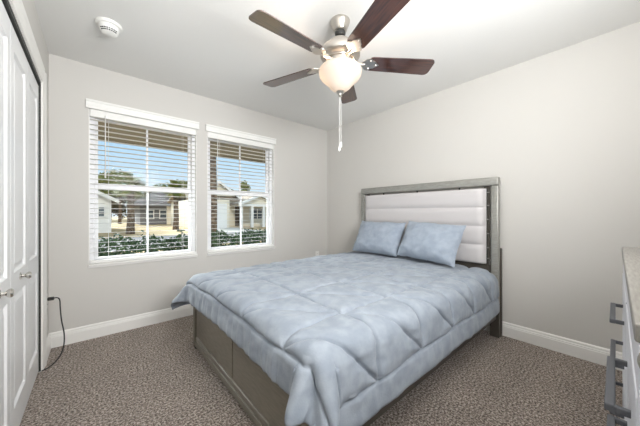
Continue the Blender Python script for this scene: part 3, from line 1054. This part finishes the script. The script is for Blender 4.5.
def gable_roof(root, x0, x1, y0, y1, ze, zr, ridge, m, t=0.14, oh=0.35):
    """gable roof slab; ridge 'x' runs along x, 'y' along y"""
    f = MB()
    if ridge == 'x':
        c = (y0 + y1) / 2
        k = (zr - ze) / (c - y0)
        poly = [(y0 - oh, ze - k * oh), (c, zr), (y1 + oh, ze - k * oh), (y1 + oh, ze - k * oh + t), (c, zr + t), (y0 - oh, ze - k * oh + t)]
        f.prism(poly, x0 - oh, x1 + oh, 'x')
    else:
        c = (x0 + x1) / 2
        k = (zr - ze) / (c - x0)
        poly = [(x0 - oh, ze - k * oh), (c, zr), (x1 + oh, ze - k * oh), (x1 + oh, ze - k * oh + t), (c, zr + t), (x0 - oh, ze - k * oh + t)]
        f.prism(poly, y0 - oh, y1 + oh, 'y')
    return f.build('roof', m, root)


def gable_wall(root, x0, x1, y, ze, zr, m, name='gable'):
    c = (x0 + x1) / 2
    return MB().prism([(x0, ze), (x1, ze), (c, zr)], y, y + 0.2, 'y').build(name, m, root)


def rake(root, x0, x1, y, ze, zr, oh=0.35):
    c = (x0 + x1) / 2
    k = (zr - ze) / (c - x0)
    a = [(x0 - oh, ze - k * oh - 0.05), (c, zr - 0.05), (x1 + oh, ze - k * oh - 0.05), (x1 + oh, ze - k * oh + 0.2), (c, zr + 0.2), (x0 - oh, ze - k * oh + 0.2)]
    return MB().prism(a, y, y + 0.06, 'y').build('rake_board', M['whitewall'], root)


def hwin(root, x0, x1, y, z0, z1, n=2):
    f = MB()
    t = 0.07
    f.box(x0 - t, x1 + t, y - 0.05, y + 0.0, z0 - t, z0).box(x0 - t, x1 + t, y - 0.05, y, z1, z1 + t)
    for k in range(n + 1):
        x = x0 + (x1 - x0) * k / n
        f.box(x - t / 2, x + t / 2, y - 0.05, y, z0, z1)
    f.box(x0, x1, y - 0.04, y, (z0 + z1) / 2 - 0.02, (z0 + z1) / 2 + 0.02)
    w = f.build('window', M['whitewall'], root)
    MB().box(x0, x1, y - 0.025, y - 0.005, z0, z1).build('pane', M['darkglass'], w)


# gabled cream house across the street (seen through the window nearer the headboard)
hB = thing('house', 'cream house with gables and white porch posts, seen through the window nearer the headboard', 'house', (0, 0, GZ))
def HB(z):
    return z - GZ
house_box(hB, 6.6, 16.5, 24.6, 33, 0, HB(2.35), M['stucco'])
gable_roof(hB, 6.6, 16.5, 24.6, 33, HB(2.3), HB(3.55), 'x', M['shingle'])
# garage gable at left
house_box(hB, 6.7, 9.3, 23.2, 24.6, 0, HB(2.3), M['stucco'], 'garage')
MB().box(6.95, 9.05, 23.14, 23.2, 0.02, HB(1.95)).build('garage_door', M['whitewall'], hB)
gable_roof(hB, 7.3, 10.7, 25.2, 28, HB(2.75), HB(4.0), 'y', M['shingle'])
gable_wall(hB, 7.3, 10.7, 25.2, HB(2.75), HB(4.0), M['stucco'])
rake(hB, 7.3, 10.7, 24.8, HB(2.75), HB(4.0))
# porch with its own low gable
gable_roof(hB, 10.1, 13.8, 22.6, 26.5, HB(1.95), HB(2.75), 'y', M['shingle'])
gable_wall(hB, 10.1, 13.8, 22.6, HB(1.9), HB(2.7), M['stucco'])
rake(hB, 10.1, 13.8, 22.2, HB(1.95), HB(2.75))
for x in (10.15, 11.2, 12.4):
    MB().box(x - 0.11, x + 0.11, 22.5, 22.72, 0, HB(1.85)).build('porch_post', M['whitewall'], hB)
MB().box(10.0, 13.9, 22.45, 22.75, HB(1.75), HB(1.95)).build('porch_beam', M['whitewall'], hB)
MB().box(10.4, 11.1, 24.5, 24.6, 0.1, HB(1.8)).build('front_door', M['porchshade'], hB)
hwin(hB, 11.9, 13.6, 24.58, HB(0.55), HB(1.55), 2)
hwin(hB, 14.3, 15.4, 24.58, HB(0.55), HB(1.55), 2)

# white gabled shed-like house at the far left
hA = thing('house', 'white gabled house at the left edge of the view through the window nearer the closet', 'house', (0, 0, GZ))
house_box(hA, -3.2, 0.95, 23.0, 30, 0, HB(2.0), M['whitewall'])
gable_roof(hA, -3.2, 1.0, 23.0, 30, HB(2.0), HB(3.1), 'y', M['greyshingle'])
gable_wall(hA, -3.2, 1.0, 23.0, HB(2.0), HB(3.1), M['whitewall'])
rake(hA, -3.2, 1.0, 22.6, HB(2.0), HB(3.1))
hwin(hA, 0.25, 0.6, 22.98, HB(0.9), HB(1.5), 1)
hwin(hA, -1.4, -0.6, 22.98, HB(0.7), HB(1.5), 2)

# low grey house behind the second palm
hC = thing('house', 'grey house with low hipped roof behind the palm, seen through the window nearer the closet', 'house', (0, 0, GZ))
house_box(hC, 4.0, 7.9, 35.5, 41, 0, HB(2.0), M['greywall'])
house_box(hC, 6.6, 9.2, 35.2, 41, 0, HB(2.0), M['stucco'], 'wing')
f = MB()
poly = [(3.2, 34.6), (10.0, 34.3), (10.0, 42), (3.2, 42)]
bm = f.bm
lo = [bm.verts.new((x, y, HB(1.9))) for x, y in poly]
hi = [bm.verts.new(p) for p in ((5.8, 38.0, HB(3.9)), (8.0, 38.0, HB(3.9)))]
bm.faces.new((lo[0], lo[1], hi[1], hi[0]))
bm.faces.new((lo[1], lo[2], hi[1]))
bm.faces.new((lo[2], lo[3], hi[0], hi[1]))
bm.faces.new((lo[3], lo[0], hi[0]))
bm.faces.new(lo[::-1])
f.build('roof', M['greyshingle'], hC)
hwin(hC, 4.6, 5.3, 35.48, HB(0.5), HB(1.4), 1)
hwin(hC, 5.9, 6.6, 35.48, HB(0.5), HB(1.4), 1)
hwin(hC, 7.4, 8.4, 35.18, HB(0.6), HB(1.5), 2)


def leaf_cloud(nleaf, rx, ry, rz, size, seed, lumps=7):
    rnd = random.Random(seed)
    cs = [(Vector((rnd.uniform(-.6, .6) * rx, rnd.uniform(-.6, .6) * ry, rnd.uniform(-.55, .6) * rz)), rnd.uniform(0.35, 0.6)) for _ in range(lumps)]
    vs, fs = [], []
    for _ in range(nleaf):
        c, q = rnd.choice(cs)
        d = Vector((rnd.gauss(0, 1), rnd.gauss(0, 1), rnd.gauss(0, 1))).normalized() * (rnd.random() ** 0.4) * q
        p = c + Vector((d.x * rx, d.y * ry, d.z * rz))
        a = Vector((rnd.gauss(0, 1), rnd.gauss(0, 1), rnd.gauss(0, 1))).normalized()
        b_ = a.cross(Vector((rnd.gauss(0, 1), rnd.gauss(0, 1), rnd.gauss(0, 1)))).normalized()
        s = size * rnd.uniform(0.6, 1.3)
        i0 = len(vs)
        vs += [p - a * s, p + b_ * s * 0.6, p + a * s, p - b_ * s * 0.6]
        fs.append((i0, i0 + 1, i0 + 2, i0 + 3))
    return vs, fs


def tree(x, y, h, rx, rz, label, m, seed, group=None, n=1400, size=0.22):
    t = thing('tree', label, 'tree', (x, y, GZ), 0, group)
    MB().tube([(0, 0, 0), (0.1, 0, h * 0.45), (0.0, 0.1, h * 0.85)], [0.2, 0.15, 0.05], 7).build('trunk', M['bark'], t, True)
    vs, fs = leaf_cloud(n, rx, rx, rz, size, seed)
    pymesh('crown', [(v[0], v[1], v[2] + h - rz * 0.8) for v in vs], fs, m, t)
    return t


def palm(x, y, h, r, label, nf=22, fl=1.6, seed=1):
    t = thing('palm_tree', label, 'palm tree', (x, y, GZ), 0, 'palm trees outside')
    rnd = random.Random(seed)
    MB().tube([(0, 0, 0), (0.04, 0.0, h * 0.3), (0.02, 0.02, h * 0.65), (0, 0, h)], [r * 1.25, r, r * 0.95, r * 1.15], 12).build('trunk', M['bark'], t, True)
    vs, fs = [], []
    for k in range(nf):
        az = 2 * PI * k / nf + rnd.uniform(-.2, .2)
        el = rnd.uniform(-0.35, 1.4)
        d = Vector((math.cos(az) * math.cos(el), math.sin(az) * math.cos(el), math.sin(el)))
        p = Vector((0, 0, h - 0.05))
        side = Vector((-math.sin(az), math.cos(az), 0))
        for s in range(12):
            d2 = (d + Vector((0, 0, -0.075 * s))).normalized()
            q = p + d2 * fl / 12
            wl = fl * 0.3 * math.sin(PI * (s + 1.5) / 14)
            for sg in (-1, 1):
                i0 = len(vs)
                tip = q + side * sg * wl + d2 * wl * 0.4 - Vector((0, 0, wl * 0.25))
                vs += [p, q, tip]
                fs.append((i0, i0 + 1, i0 + 2))
            p = q
    pymesh('fronds', vs, fs, M['frond'], t)
    return t


palm(1.80, 20.6, 3.0, 0.20, 'pale-trunked palm beside the white house, in the window nearer the closet', 64, 1.05, 3)
palm(5.0, 23.4, 3.15, 0.19, 'palm in front of the grey house, in the window nearer the closet', 64, 1.0, 5)
palm(2.33, 7.1, 5.2, 0.135, 'near palm trunk at the closet-side edge of the window nearer the headboard', 22, 1.8, 8)
k = 0
rnd = random.Random(5)
for (x, y, h, rx, rz) in ((-5.5, 52, 4.9, 2.9, 2.6), (0.2, 56, 5.2, 2.7, 2.7), (6.4, 52, 4.8, 2.3, 2.5), (10.2, 57, 5.0, 2.2, 2.5), (14.0, 52, 4.8, 2.2, 2.4), (18.4, 57, 5.0, 2.2, 2.5), (2.6, 66, 5.6, 3.4, 2.9), (9.8, 67, 5.6, 3.6, 2.9)):
    tree(x, y, h, rx, rz, 'brownish bare-looking tree in the row behind the houses', M['woods'], 40 + k, 'trees behind the houses', 1500, 0.26)
    k += 1
tree(2.5, 41, 6.1, 3.0, 1.5, 'yellow-green round tree showing above the window rail behind the white house', M['treeleaf'], 74, None, 1500, 0.2)
tree(10.0, 46, 6.3, 3.0, 1.5, 'yellow-green round tree showing above the window rail behind the grey house', M['treeleaf'], 75, None, 1500, 0.2)
tree(21.0, 45, 7.0, 1.5, 1.6, 'taller green pine above the cream house roof, nearer the window frame', M['treeleaf'], 71, None, 700, 0.2)
tree(17.6, 45, 5.6, 1.5, 1.2, 'lower green tree above the cream house roof, left of the pine', M['treeleaf'], 72, None, 700, 0.2)
tree(24.6, 46, 5.4, 1.7, 1.4, 'wide green tree above the cream house roof, right of the pine', M['treeleaf'], 73, None, 700, 0.2)
